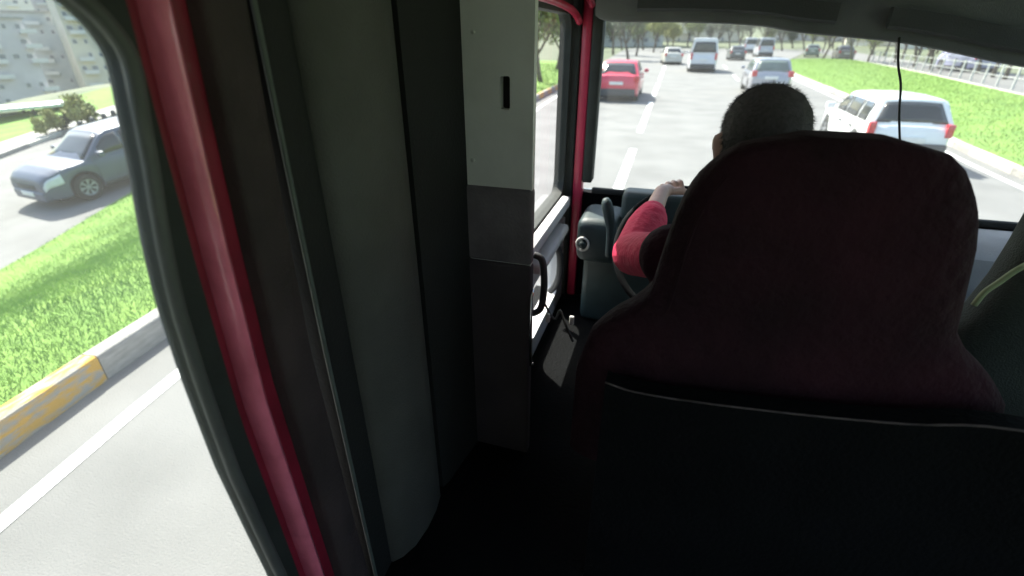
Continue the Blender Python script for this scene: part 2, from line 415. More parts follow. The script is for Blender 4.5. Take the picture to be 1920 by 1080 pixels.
for u, dist, w, d, h, fl, cols, wall, off, lab in (
    (-60, 112, 17, 14, 40, 13, 7, W1, .25, 'lavender grey apartment block at the far left edge'),
    (75, 128, 16, 14, 42, 14, 7, W4, -.2, 'blue grey apartment block behind the bus shelter roof'),
    (160, 118, 9, 12, 46, 15, 4, W2, .15, 'narrow cream tower block above the parked hatchback'),
    (250, 135, 20, 14, 46, 15, 8, W3, -.1, 'wide white apartment block beside the curved window corner'),
    (-10, 175, 26, 14, 52, 17, 9, W3, .1, 'pale apartment block rising behind the lavender one'),
    (120, 190, 30, 14, 60, 19, 10, W1, .0, 'distant grey lavender block between the towers')):
    p = bdir(u, dist * 1.55, -34); block(p, face(p, off), w, d, h, fl, cols, wall, lab, skip=(1, 2, 4, 6, 9))

for u, dist, w, h, fl, cols, wall, lab in (
    (1152, 150, 24, 22, 7, 8, W3, 'white apartment block far ahead above the red car'), (1290, 190, 30, 26, 8, 9, W2, 'cream apartment block far ahead above the white van'),
    (1560, 200, 34, 24, 7, 10, W1, 'lavender grey block far behind the green median tip'), (1700, 170, 26, 22, 7, 8, W2, 'cream block behind the trees at the hanging cable'), (1850, 150, 30, 24, 7, 9, W3, 'pale block behind the trees near the right edge')):
    p = bdir(u, dist, 0); o = block(p, face(p, .1), w, 12, h, fl, cols, wall, lab, skip=(2, 6)); o['group'] = 'apartment blocks far ahead'
# ------------------------------------------------------------------ trees
def tree_parts(seed, h, spread, nleaf, leaf, leafsize, trunk_r, bare=.0, fork=.35):
    rnd = random.Random(seed); segs = []; tips = []
    def grow(p, d, ln, r, lev):
        pts = [p]; q = p.copy(); dd = d.copy()
        for i in range(4):
            dd = (dd + Vector((rnd.gauss(0, .12), rnd.gauss(0, .12), .05))).normalized()
            q = q + dd * ln / 4; pts.append(q.copy())
        segs.append((pts, [r * (1 - .45 * i / 4) for i in range(5)]))
        if lev >= 3 or r < .008: tips.extend(pts[1:]); return
        if lev >= 1: tips.extend(pts[2:])
        for k in range(rnd.choice((3, 4)) if lev else 6):
            a = rnd.uniform(0, 6.28); s = spread * rnd.uniform(.6, 1.2)
            nd = (dd * .8 + Vector((math.cos(a) * s, math.sin(a) * s, rnd.uniform(.1, .6)))).normalized()
            st = pts[rnd.choice((2, 3, 4))]
            grow(st.copy(), nd, ln * rnd.uniform(.5, .75), r * .5, lev + 1)
    grow(Vector((0, 0, -.1)), Vector((0, 0, 1)), h * fork, trunk_r, 0)
    v, f = [], []
    for pts, rr in segs:
        b = tube_me('t', pts, rr, 6); o = len(v)
        v += [x.co[:] for x in b.vertices]; f += [tuple(i + o for i in p.vertices) for p in b.polygons]; bpy.data.meshes.remove(b)
    tm = mesh('trunk', v, f, True); tm.materials.append(M['bark'])
    v, f = [], []
    for _ in range(nleaf):
        t = rnd.choice(tips); c = t + Vector((rnd.gauss(0, 1), rnd.gauss(0, 1), rnd.gauss(0, .8))) * h * .035
        n = Vector((rnd.gauss(0, 1), rnd.gauss(0, 1), rnd.gauss(0, 1))).normalized(); u = n.orthogonal().normalized(); w = n.cross(u)
        s = leafsize * rnd.uniform(.6, 1.3); b = len(v)
        v += [c - u * s, c + w * s * .55, c + u * s, c - w * s * .55]; f.append((b, b + 1, b + 2, b + 3))
    cm = mesh('crown', v, f); cm.materials.append(leaf)
    return tm, cm
LEAFA = mat('spring_leaf', (.13, .17, .05), .7, scale=.6, col2=(.24, .27, .10))
LEAFB = mat('grey_green_leaf', (.10, .125, .075), .7, scale=.6, col2=(.20, .215, .14))
LEAFC = mat('yellow_green_leaf', (.22, .25, .06), .7, scale=.6, col2=(.34, .34, .12))
LEAFD = mat('dark_evergreen_leaf', (.035, .06, .03), .7, scale=.6, col2=(.07, .10, .05))
TP = [tree_parts(1, 8, .8, 3500, LEAFA, .11, .15), tree_parts(2, 9, .7, 2600, LEAFB, .11, .16), tree_parts(3, 7, .95, 4500, LEAFC, .11, .13), tree_parts(5, 9, .6, 6500, LEAFD, .13, .2, fork=.25)]
SP = [tree_parts(11, 2.4, 1.2, 1800, LEAFC, .06, .05, fork=.25), tree_parts(12, 2.2, 1.3, 2000, LEAFD, .06, .05, fork=.2), tree_parts(13, 2.0, 1.2, 1700, LEAFA, .06, .05, fork=.2)]
def tree(kind, x, y, s, label, group='trees beyond the road', name='tree', cat='tree', parts=TP, z=None):
    r = empty(name, (x, y, terrain_z(x, y) if z is None else z), random.uniform(0, 6.28)); r.scale = (s, s, s * random.uniform(.92, 1.1))
    tag(r, label, cat, group)
    a, b = parts[kind]; obj('trunk' if name == 'tree' else 'stem', a, None, r); obj('crown' if name == 'tree' else 'foliage', b, None, r)
    return r
def low_px(u, v):
    p = gp(u, v, LZ)
    for _ in range(8): p = gp(u, v, lz(p.y))
    return p
# left, seen through the driver door window and left of the windscreen
for kind, u, y, s, lab in (
    (0, 1016, 27, 1.0, 'tree with the thick trunk nearest the grey pillar, seen through the driver door window'),
    (0, 1046, 38, 1.0, 'green tree beside the red door frame, seen through the driver door window'),
    (1, 1066, 55, 1.1, 'smaller tree right behind the red pillar at the door window corner'),
    (1, 1182, 60, 1.1, 'bare tree trunk standing behind the red car'),
    (0, 1196, 75, 1.0, 'slim pale green tree to the right of the bare trunk'),
    (1, 1152, 80, 1.2, 'tree farther back above the roof of the red car'),
    (2, 1228, 95, 1.2, 'yellow green tree above the beige parked car')):
    d = ray(u, 75); x = d.x / d.y * y; tree(kind, x, y, s, lab, z=gl(line_x(OPN, y), line_x(LK, y), x, y) - .03)
# far ahead and right
farlab = []
k = 0
ONES = 'first second third fourth fifth sixth seventh eighth ninth tenth eleventh twelfth thirteenth fourteenth fifteenth sixteenth seventeenth eighteenth nineteenth'.split()
def ordinal(n): return ONES[n - 1] if n < 20 else {20: 'twentieth', 30: 'thirtieth', 40: 'fortieth'}.get(n) or {2: 'twenty', 3: 'thirty'}[n // 10] + '-' + ONES[n % 10 - 1]
for i in range(40):
    u = 1110 + i * 20 + random.uniform(-7, 7); y = random.uniform(98, 150) if u < 1640 else random.uniform(60, 110)
    d = ray(u, 75); x = d.x / d.y * y
    kind = random.choice((1, 1, 0, 2, 3 if 1330 < u < 1540 else 1))
    tree(kind, x, y, random.uniform(.9, 1.35), ('dark evergreen tree' if kind == 3 else 'yellow green tree' if kind == 2 else 'pale green tree' if kind == 0 else 'grey green tree') + ' in the far row behind the traffic, %s from the left' % ordinal(i + 1), 'far tree row behind the traffic', z=0)
rl = ((1, 1545, 70, 'bare grey tree above the tip of the green median'), (1, 1600, 66, 'tree with a dark trunk left of the hanging cable'), (2, 1632, 62, 'yellow green tree just left of the hanging cable'),
      (0, 1722, 55, 'pale green tree just right of the hanging cable'), (1, 1758, 50, 'grey green tree left of the lavender van'), (2, 1848, 46, 'yellow green tree right of the lavender van'),
      (0, 1880, 42, 'green tree near the right edge above the railing'), (1, 1905, 40, 'grey tree at the right edge above the railing'))
for kind, u, y, lab in rl:
    d = ray(u, 100); tree(kind, d.x / d.y * y, y, random.uniform(.8, 1), lab, z=0)
# shrubs and trees along the left verge
for kind, u, v, s, lab in ((0, 92, 258, .6, 'yellow green shrub beside the bus shelter'), (0, 112, 250, .65, 'tall yellow green shrub behind the car bonnet'),
                           (1, 128, 246, .65, 'small dark green shrub above the car'), (0, 150, 246, 1.0, 'yellow shrub right of the dark shrub'),
                           (2, 178, 236, 1.0, 'olive shrub near the window edge')):
    p = low_px(u, v); tree(kind, p.x, p.y, s * 1.15, lab, 'shrubs on the left verge', 'shrub', 'shrub', SP, z=p.z - .05)

# ------------------------------------------------------------------ bus shelter and bollards on the left
sh = empty('bus_shelter', (-27.0, 14.9, -2.0), R(80))
tag(sh, 'small bus shelter with pale roof and dark posts on the far left verge', 'bus shelter')
for sx in (-1.3, 0, 1.3):
    obj('post', box_me('post', sx - .04, sx + .04, -.54, -.46, -.1, 1.55), M['steel'], sh)
    obj('post', box_me('post', sx - .04, sx + .04, .46, .54, -.1, 1.5), M['steel'], sh)
obj('roof', box_me('roof', -1.6, 1.6, -.8, .75, 1.552, 1.68, .03), M['roofs'], sh)
for k in (-1, 0): obj('panel', box_me('panel', 1.3 * k + .05, 1.3 * k + 1.25, .48, .51, .15, 1.4), M['panel'], sh)
bol = None
for i, (u, v) in enumerate(((163, 262), (184, 254), (205, 246), (222, 239))):
    p = low_px(u, v)
    if bol is None:
        ring = lambda r, z: [(r * math.cos(a * math.pi / 5), r * math.sin(a * math.pi / 5), z) for a in range(10)]
        bme = loft_me('bollard', [ring(.10, 0), ring(.09, .55), ring(.07, .62), ring(.02, .65)]); bme.materials.append(M['steel'])
    b = obj('bollard', bme); b.location = (p.x, p.y, p.z)
    tag(b, 'dark round bollard along the far pavement, %s' % ('leftmost of the row', 'second from the left', 'third from the left', 'nearest the window edge')[i], 'bollard', 'bollards on the far pavement')

# white railing beyond the right median
rail = empty('railing', (16, 30, 0), 0, True); tag(rail, 'white steel railing along the far edge of the green median', 'railing')
rx = lambda y: line_x(MF, y) + 1.1
prev = None
for i in range(26):
    y = 14 + i * 2.0
    obj('post', box_me('post', rx(y) - .04, rx(y) + .04, y - .04, y + .04, -.05, 1.05), M['galv'], rail)
for z in (.5, .95):
    obj('rail', tube_me('rail', [(rx(14 + i * 2), 14 + i * 2 - .0, z) for i in range(26)], .02, 6), M['galv'], rail)

# ------------------------------------------------------------------ vehicles
def make_car(name, loc, heading, S, paint, label, cat, group, glass=None, dark_lower=False):
    L, W, Ht = S['L'], S['W'], S['H']; hl = L / 2; wr = S.get('wr', .31); glass = glass or M['cglass']
    belt = S['belt']; xw0, xw1, xr1, xr0 = S['xw0'], S['xw1'], S['xr1'], S['xr0']
    top = [(-hl, S['tail'] - .12), (-hl + .05, S['tail'] - .02), (-hl + .14, S['tail']), (xr0 + .02, belt + .01), (xw0, belt), (xw0 + .25, belt - .02), (hl - .45, S['nose'] + .12), (hl - .15, S['nose'] + .03), (hl - .04, S['nose'] - .07), (hl, S['nose'] - .2)]
    wx = (-S['wb'] / 2 - .02, S['wb'] / 2 - .02 + S.get('fo', 0))
    zw = wr; Rw = wr + .055
    def zb(x):
        z = .20
        if x > hl - .3: z = .20 + .06 * (x - hl + .3) / .3
        if x < -hl + .3: z = .22 + .08 * (-x - hl + .3) / .3
        for a in wx:
            if abs(x - a) < Rw: z = max(z, zw + math.sqrt(Rw * Rw - (x - a) ** 2))
        return z
    def wd(x):
        t = abs(x) / hl; e = 3.0 if x > 0 else 4.5
        return W / 2 * (1 - .16 * max(0, (t - .6) / .4) ** e * (1 if x < 0 else 1.25))
    st = set([-hl, -hl + .02, -hl + .05, -hl + .1, -hl + .14, hl, hl - .02, hl - .04, hl - .1, xw0, xr0])
    n = 54
    for i in range(n + 1): st.add(-hl + L * i / n)
    for a in wx:
        for q in range(-8, 9): st.add(a + Rw * math.sin(q / 8 * math.pi / 2))
    st = sorted(x for x in st if -hl <= x <= hl)
    fr = ((.90, 0), (.975, .06), (1.0, .30), (1.0, .62), (.985, .82), (.95, .95), (.88, 1.0), (.6, 1.02), (.25, 1.03))
    def surf(x, f, side, off=0):
        ww, z0, z1 = wd(x), zb(x), interp(top, x)
        a = interp([(b, a_) for a_, b in fr[:7]], f)
        return ((x), side * (ww * a + off), z0 + (z1 - z0) * f)
    rings = []
    for x in st:
        z0, z1, ww = zb(x), interp(top, x), wd(x)
        half = [(a, z0 + (z1 - z0) * min(f, 1) + (.02 * (f - 1) / .03 if f > 1 else 0)) for a, f in fr]
        rings.append([(x, ww * a, z) for a, z in half] + [(x, -ww * a, z) for a, z in half[::-1]])
    root = empty(name, loc, heading); tag(root, label, cat, group)
    body = sharp(obj('body', loft_me('body', rings), paint, root), 35)
    m = body.modifiers.new('edge', 'BEVEL'); m.width = .012; m.segments = 2; m.limit_method = 'ANGLE'; m.angle_limit = R(50)
    obj('underbody', box_me('underbody', -hl + .2, hl - .2, -W / 2 * .86, W / 2 * .86, .16, .62), M['under'], root)
    # greenhouse
    roofp = [(xr0, belt), (xr1, Ht - .035), (xr1 + .18, Ht - .008), ((xr1 + xw1) / 2, Ht), (xw1 - .15, Ht - .02), (xw1, Ht - .055), (xw0, belt - .01)]
    tum = S.get('tum', .26)
    ws = lambda z: W / 2 * .945 - max(0, z - belt) * tum
    gs = sorted(set([xr0 + (xr1 - xr0) * i / 6 for i in range(7)] + [xr1 + (xw1 - xr1) * i / 12 for i in range(13)] + [xw1 + (xw0 - xw1) * i / 6 for i in range(7)]))
    rings = []
    for x in gs:
        z = max(interp(roofp, x), belt - .005); b0 = belt - .06
        hh = [(ws(b0), b0), (ws(b0 + (z - b0) * .5), b0 + (z - b0) * .5), (ws(z) - .005, z - .045 * min(1, (z - b0) / .3)), (ws(z) - .035, z - .012), (ws(z) - .10, z + .005), (ws(z) * .45, z + .022)]
        rings.append([(x, a, c) for a, c in hh] + [(x, -a, c) for a, c in hh[::-1]])
    cab = sharp(obj('cabin', loft_me('cabin', rings), paint, root), 38)
    # windows, proud of the cabin shell by a few millimetres
    def pane(nm, xa, za, xb, zb_, inset_a, inset_b, off):
        v = []; nrm = Vector((-(zb_ - za), 0, (xb - xa))).normalized()
        if nrm.z < 0: nrm = -nrm
        for i in range(5):
            t = i / 4; x = xa + (xb - xa) * t; z = za + (zb_ - za) * t; w = ws(z) - (inset_a + (inset_b - inset_a) * t)
            for j in range(9):
                s = -1 + j / 4; v.append(Vector((x, w * s, z + .022 * (1 - s * s) * min(1, t * 3))) + nrm * off)
        f = [(i * 9 + j, i * 9 + j + 1, i * 9 + j + 10, i * 9 + j + 9) for i in range(4) for j in range(8)]
        o = obj(nm, fixn(mesh(nm, v, f, True)), glass, root); s = o.modifiers.new('thick', 'SOLIDIFY'); s.thickness = .006; return o
    lerp = lambda a, b, t: a + (b - a) * t
    pane('windscreen', lerp(xw0, xw1, .06), lerp(belt - .01, Ht - .055, .06), lerp(xw0, xw1, .93), lerp(belt - .01, Ht - .055, .93), .05, .10, .010)
    rt = S.get('rear_glass', (.12, .88))
    pane('rear_window', lerp(xr0, xr1, rt[0]), lerp(belt, Ht - .035, rt[0]), lerp(xr0, xr1, rt[1]), lerp(belt, Ht - .035, rt[1]), .10, .14, .010)
    for side in (1, -1):
        for (xa, xb) in S['side']:
            v = []; nn = 9
            for i in range(nn):
                x = xa + (xb - xa) * i / (nn - 1); z1 = min(interp(roofp, x) - .085, Ht - .10); z0 = belt + .035; z1 = max(z1, z0 + .02)
                for j in range(4):
                    z = z0 + (z1 - z0) * j / 3; v.append((x, side * (ws(z) + .007), z))
            f = [(i * 4 + j, i * 4 + j + 1, i * 4 + j + 5, i * 4 + j + 4) for i in range(nn - 1) for j in range(3)]
            o = obj('side_window', fixn(mesh('side_window', v, f, True)), glass, root); s = o.modifiers.new('thick', 'SOLIDIFY'); s.thickness = .006
        # lamps as patches wrapped round the corners
        def patch(nm, xa, xb, fa, fb, m, off=.010):
            v = [surf(xa + (xb - xa) * i / 6, fa + (fb - fa) * j / 4, side, off) for i in range(7) for j in range(5)]
            f = [(i * 5 + j, i * 5 + j + 1, i * 5 + j + 6, i * 5 + j + 5) for i in range(6) for j in range(4)]
            o = obj(nm, fixn(mesh(nm, v, f, True)), m, root); s = o.modifiers.new('thick', 'SOLIDIFY'); s.thickness = .012; return o
        patch('headlight', hl - .42, hl - .015, .55, .88, M['lamp'])
        tl = obj('taillight', box_me('taillight', -hl - .022, -hl + .10, side * (W / 2 * .84) - .13 * (S.get('tw', 1)), side * (W / 2 * .84) + .075, S['tz'][0], S['tz'][1], .018), M['tail'], root)
        patch('sill', wx[0] + Rw + .02, wx[1] - Rw - .02, .02, .16, M['plast'])
        mr = obj('mirror', box_me('mirror', xw0 - .42, xw0 - .28, side * (W / 2 + .11) - .09, side * (W / 2 + .11) + .09, belt + .02, belt + .16, .03), paint, root)
        for hx in S.get('handles', ()):
            obj('door_handle', box_me('door_handle', hx - .09, hx + .09, side * (W / 2 + .012) - .02, side * (W / 2 + .012) + .02, belt - .15, belt - .12, .01), M['plast'], root)
        # door shut lines as thin dark gaps
        for hx in S.get('shuts', ()):
            v = [surf(hx + dx, f, side, .003) for f in (.12, .3, .5, .7, .93) for dx in (-.006, .006)]
            obj('door_gap', fixn(mesh('door_gap', v, [(2 * i, 2 * i + 1, 2 * i + 3, 2 * i + 2) for i in range(4)])), M['under'], root)
    bz = S.get('bump', (.24, .5))
    obj('rear_bumper', box_me('rear_bumper', -hl - .06, -hl + .15, -W / 2 * .86, W / 2 * .86, bz[0], bz[1], .035, 3), M['plast'] if dark_lower else paint, root)
    obj('front_bumper', box_me('front_bumper', hl - .22, hl + .05, -W / 2 * .76, W / 2 * .76, .22, .46, .05, 3), paint, root)
    obj('grille', box_me('grille', hl - .05, hl + .012, -W * .22, W * .22, .50, S['nose'] - .16, .01), M['plast'], root)
    pz = S.get('plate', .72)
    obj('number_plate', box_me('number_plate', -hl - .045 - (.03 if pz < bz[1] else 0), -hl + .01, -.26, .26, pz - .055, pz + .055, .004), M['plate'], root)
    obj('number_plate', box_me('number_plate', hl + .04, hl + .062, -.26, .26, .34, .45, .004), M['plate'], root)
    # wheels
    prof = [(wr * .62, -.10), (wr * .9, -.105), (wr * .985, -.085), (wr, -.05), (wr, .05), (wr * .985, .085), (wr * .9, .105), (wr * .62, .10)]
    key = round(wr, 3)
    if ('tyre', key) not in WIN:
        rg = [[(r * math.cos(a * math.pi / 14), y, r * math.sin(a * math.pi / 14)) for a in range(28)] for r, y in prof]
        WIN['tyre', key] = loft_me('tyre', rg, False); WIN['tyre', key].materials.append(M['tyre'])
        bm = bmesh.new()
        def ringdisc(r0, r1, y0, y1, a0, a1, k):
            vv = []
            for i in range(k + 1):
                a = a0 + (a1 - a0) * i / k
                vv.append([bm.verts.new((r * math.cos(a), y, r * math.sin(a))) for r, y in ((r0, y0), (r1, y1))])
            for p_, q_ in zip(vv, vv[1:]): bm.faces.new((p_[0], p_[1], q_[1], q_[0]))
        for sgn in (1, -1):
            ringdisc(wr * .55, wr * .66, .088 * sgn, .098 * sgn, 0, 2 * math.pi, 28); ringdisc(.0001, wr * .16, .085 * sgn, .08 * sgn, 0, 2 * math.pi, 12)
            for q in range(7): ringdisc(wr * .14, wr * .58, .082 * sgn, .090 * sgn, q * 2 * math.pi / 7 - .22, q * 2 * math.pi / 7 + .22, 3)
        me = bpy.data.meshes.new('rim'); bm.to_mesh(me); bm.free(); me.materials.append(M['rim']); WIN['rim', key] = me
    for a in wx:
        for side in (1, -1):
            w_ = obj('wheel', WIN['tyre', key], None, root); w_.location = (a, side * (W / 2 - .115), wr)
            obj('rim', WIN['rim', key], None, w_)
    return root
def paint(name, c, metal=.0, rough=.3): return mat(name, c, rough, metal, var=.05, scale=3, coat=.6)
HATCH = dict(L=4.0, W=1.72, H=1.48, belt=.93, nose=.78, tail=.93, xw0=1.05, xw1=.35, xr1=-1.62, xr0=-1.92, wb=2.5, tum=.30, side=((.0, .62), (-.85, -.07), (-1.45, -.93)), tz=(.78, 1.02), handles=(-.02, -.85), shuts=(.85, -.03, -.92), plate=.74, rear_glass=(.10, .90))
SEDAN = dict(L=4.35, W=1.76, H=1.46, belt=.93, nose=.76, tail=.98, xw0=1.12, xw1=.35, xr1=-1.05, xr0=-1.62, wb=2.62, tum=.30, side=((-.05, .66), (-.95, -.12)), tz=(.74, .98), handles=(-.02, -.95), shuts=(.9, -.08, -1.0), plate=.70)
VAN = dict(L=5.0, W=2.0, H=2.25, belt=1.16, nose=.98, tail=1.16, xw0=1.75, xw1=1.05, xr1=-2.38, xr0=-2.44, wb=3.1, tum=.14, wr=.34, side=((.55, 1.25), (-.8, .4), (-2.15, -.9)), tz=(.85, 1.30), tw=.6, handles=(.6,), shuts=(1.35, .45, -.85), plate=.86, rear_glass=(.16, .80), bump=(.30, .58))
cars = 'cars on the road ahead'
# blue-grey hatchback on the opposite road
cx, cy = -14.55, 9.55
lc = make_car('car', (cx, cy, lz(cy) + .01), R(-96), dict(HATCH, L=4.15, wr=.32), mat('steel_blue_paint', (.075, .090, .135), .42, .1, var=.08, scale=3, coat=.15), 'steel blue hatchback driving towards the left on the far side of the grass', 'car', 'cars on the other carriageway'); lc.rotation_euler = (0, math.atan(.11), R(-96))
make_car('car', (-2.28, 22.9, 0), R(91), SEDAN, paint('bright_red_paint', (.60, .03, .07)), 'bright red car seen from behind to the right of the red door pillar', 'car', cars, dark_lower=True)
make_car('van', (1.65, 43.5, 0), R(90), VAN, paint('van_white_paint', (.60, .61, .65)), 'tall white van with a dark rear window in the middle lane', 'van', cars, dark_lower=True)
make_car('car', (3.95, 27.0, 0), R(89), HATCH, paint('silver_paint', (.34, .34, .39), .3), 'silver hatchback directly above the driver head', 'car', cars, glass=M['cglass2'], dark_lower=True)
make_car('car', (4.40, 13.1, 0), R(89.5), dict(HATCH, L=3.6, W=1.5, H=1.27, belt=.80, nose=.70, tail=.80, tz=(.62, .86), tw=.35, plate=.56, wr=.28, xw0=.95, xr0=-1.72, xr1=-1.46, wb=2.3), paint('bright_white_paint', (.78, .79, .79)), 'white hatchback with large dark rear window beside the green median', 'car', cars, dark_lower=True)
d = ray(1262, 110); make_car('car', (d.x / d.y * 52 - .2, 54, 0), R(96), SEDAN, paint('beige_paint', (.50, .48, .43)), 'beige car parked at the roadside left of the white van', 'car', cars)
for u, y, S, c, lab in ((1382, 66, SEDAN, (.07, .08, .08), 'dark distant car just right of the white van'), 
                        (1432, 78, VAN, (.45, .46, .50), 'distant grey van above the silver hatchback'), (1404, 96, VAN, (.62, .63, .66), 'farthest white van between the dark car and the grey van')):
    d = ray(u, 90); make_car('van' if S is VAN else 'car', (d.x / d.y * y, y, 0), R(90), S, paint('far_paint', c), lab, 'van' if S is VAN else 'car', cars, dark_lower=True)
# beyond the right median
for u, v, S, c, rz, lab in ((1520, 106, SEDAN, (.12, .16, .13), 80, 'dark green car parked past the tip of the green median'), (1578, 112, SEDAN, (.16, .15, .13), 85, 'dark car parked under the trees left of the hanging cable'),
                         (1806, 132, dict(VAN, H=2.5), (.34, .34, .50), 96, 'lavender van standing beyond the white railing under the trees')):
    p = gp(u, v); make_car('van' if S['H'] > 2 else 'car', (p.x, p.y, 0), R(rz), S, paint('parked_paint', c), lab, 'van' if S['H'] > 2 else 'car', 'vehicles parked beyond the median')

# ------------------------------------------------------------------ fire truck crew cab (the camera rides on its rear seat)
truck = empty('fire_truck', (.6, 1.0, 0), 0, True)
tag(truck, 'crew cab of a red truck seen from its rear seat', 'truck')
Z = lambda z: H + z
ROOF, FLOOR = .42, -1.25
XL, XF, XR, YW = -.55, -.45, 1.75, 2.3       # side wall at the rear, side wall at the front, right wall, windscreen
bow_h = sorted((round(p.z - H, 4), p.y) for p in [at_x(u, v, -.58) for u, v in ((196, 100), (215, 200), (236, 300), (258, 430), (288, 560), (335, 700), (400, 870), (462, 1000), (497, 1070))])
bow_h = [(-1.3, bow_h[0][1] + .01)] + bow_h + [(.5, bow_h[-1][1])]
BH = bow_h[-1][1]
bow_r = [(-1.3, .452), (-.95, .440), (-.5, .430), (-.26, .440), (-.10, .450), (.04, .460), (.5, .470)]
zst = [FLOOR + (ROOF - FLOOR) * i / 40 for i in range(41)]
def strip(name, prof, m, parent, tab=bow_r):
    """vertical strip: closed profile of (x, dy) carried along the bowed line of the door frame"""
    rg = [[(x, (interp(tab, z) if tab else 0) + dy, Z(z)) for x, dy in prof] for z in zst]
    return sharp(obj(name, loft_me(name, rg), m, parent), 50)
# rear door with rounded window
def door_pt(a, b, t):
    if a <= .2: return (t, a, Z(b))
    k = smooth((a - .2) / .15)
    edge = interp(bow_h, b) - BH; out = interp(bow_r, b) - .46
    return (t, a + k * (edge if a < BH + .002 else out), Z(b))
DH = rrect(-1.5, BH, -1.02, .055, .090, 10)
rear = obj('rear_door', plate_me('rear_door', DH, (-1.70, .422, FLOOR, ROOF), door_pt, XL - .030, XL + .008), M['rubber'], truck)
DH = DH + [(BH, -1.02 + .09 + (1.075 - .18) * i / 20) for i in range(1, 20)]
hole = [door_pt(a, b, 0)[1:2] + (b,) for a, b in DH]
obj('window_gasket', tube_me('window_gasket', [(XL + .008, a - .001, Z(b)) for a, b in hole], .009, 8, True), M['gasket'], rear)
gl = mesh('window_glass', [(XL - .02, a, Z(b)) for a, b in hole] + [(XL - .025, a, Z(b)) for a, b in hole], [tuple(range(len(hole))), tuple(range(len(hole), 2 * len(hole)))[::-1]])
obj('window_glass', gl, GLASS_S, rear)
rs = strip('red_door_edge', [(XL - .028, -.036), (XL - .012, -.036), (XL - .012, .050), (XL - .028, .050)], M['red_halo'], truck)
prof = [(XL - .010 + .030 * math.cos(a * math.pi / 6), .0125 * math.sin(a * math.pi / 6)) for a in range(12)]
strip('red_bead', prof, M['red'], rs)
strip('maroon_panel', [(XL - .05, .052), (XL + .004, .052), (XL + .012, .06), (XL + .012, .115), (XL + .004, .128), (XL - .05, .128)], M['maroon'], truck)
strip('trim_panel', [(XL - .05, .595 - .13 + .131 - .46 + .46), (XL, .597), (XL + .004, .60), (XL, .668), (XL - .05, .668)], M['blacktrim'], truck, None)
sm_ = obj('seam_piping', tube_me('seam_piping', [(XL + .010, .590 + .012 * math.sin((z + .4) * 2.0) * 0 + interp(bow_r, z) * .25 - .112, Z(z)) for z in zst], .0042, 6), M['seam'], truck)
pan = [(XL - .05, .67), (XL + .004, .67), (XL + .022, .69), (XL + .040, .73), (XL + .048, .79), (XL + .046, .85), (XL + .036, .90), (XL + .010, .93), (XL - .05, .93)]
strip('pillar_panel', pan, M['greytrim'], truck, None)
strip('pillar_shade', [(XL - .05, .932), (XL + .030, .932), (XL + .040, .96), (XL + .050, 1.05), (XL + .066, 1.149), (XL - .05, 1.149)], M['blacktrim'], truck, None)  # black strip added where the pillar only falls into shade
# grey column with a belt slot
s0, s1 = at_y(938, 205, 1.15), at_y(956, 143, 1.15)
col_r = -.31
cp = obj('pillar_column', plate_me('pillar_column', rrect(s0.x, s1.x, s0.z - H, s1.z - H, .005, 5), (XL - .05, col_r, FLOOR, ROOF), lambda a, b, t: (a, t, Z(b)), 1.15, 1.175), M['column'], truck)
zc, zd = at_y(930, 350, 1.15).z, at_y(930, 490, 1.15).z  # added plates darken in steps to imitate the column fading into shade
obj('column_shade_step', box_me('column_shade_step', XL + .02, col_r + .003, 1.143, 1.180, zd + .001, zc, .010, 3), M['colshade_mid'], cp)
obj('column_shade_step', box_me('column_shade_step', XL + .02, col_r + .003, 1.141, 1.180, Z(FLOOR), zd, .008, 3), M['colshade_low'], cp)
obj('column_core', box_me('column_core', XL - .05, XF - .052, 1.205, 1.50, Z(FLOOR), Z(ROOF)), M['column'], cp)
obj('slot_recess', box_me('slot_recess', s0.x - .01, s1.x + .01, 1.177, 1.2, s0.z - .02, s1.z + .02), M['under'], cp)
for (u, v) in ((888, 60), (888, 300)):
    q = at_y(u, v, 1.15); obj('screw', tube_me('screw', [(q.x, 1.1485, q.z), (q.x, 1.145, q.z)], .005, 8), M['column'], cp)
a, b = at_y(996, 556, 1.13), at_y(995, 684, 1.13)
bar = obj('grab_bar', tube_me('grab_bar', [(a.x, 1.149, a.z + .01), (a.x, 1.13, a.z), (a.x + .001, 1.125, (a.z + b.z) / 2), (b.x, 1.13, b.z), (b.x, 1.149, b.z - .01)], .0055, 8), M['chrome'], truck)
# driver door
dd = obj('driver_door', plate_me('driver_door', rrect(1.53, 2.262, -.665, .085, .07, 8), (1.505, 2.28, -.80, ROOF), lambda a, b, t: (t, a, Z(b)), XF - .05, XF), M['rubber'], truck)
low = obj('door_panel', plate_me('door_panel', rrect(1.66, 2.16, -1.16, -.90, .05, 8), (1.505, 2.28, FLOOR, -.802), lambda a, b, t: (t, a, Z(b)), XF - .05, XF + .012), M['doorpanel'], dd)
hole2 = rrect(1.53, 2.262, -.665, .085, .07, 8)
obj('window_glass', mesh('window_glass', [(XF - .026, a, Z(b)) for a, b in hole2], [tuple(range(len(hole2)))]), GLASS_S, dd)
hole3 = rrect(1.66, 2.16, -1.16, -.90, .05, 8)
obj('kerb_window', mesh('kerb_window', [(XF - .02, a, Z(b)) for a, b in hole3], [tuple(range(len(hole3)))]), GLASS_S, dd)
obj('armrest', box_me('armrest', XF + .001, XF + .07, 1.60, 2.10, Z(-.81), Z(-.765), .02, 3), M['doorpanel'], dd)
obj('door_ledge', box_me('door_ledge', XF + .001, XF + .045, 1.52, 2.22, Z(-.725), Z(-.672), .012), M['doorpanel'], dd)
def pull(pts, r=.012): return obj('pull_handle', tube_me('pull_handle', spline(pts, 6), r, 8), M['plast'], dd)
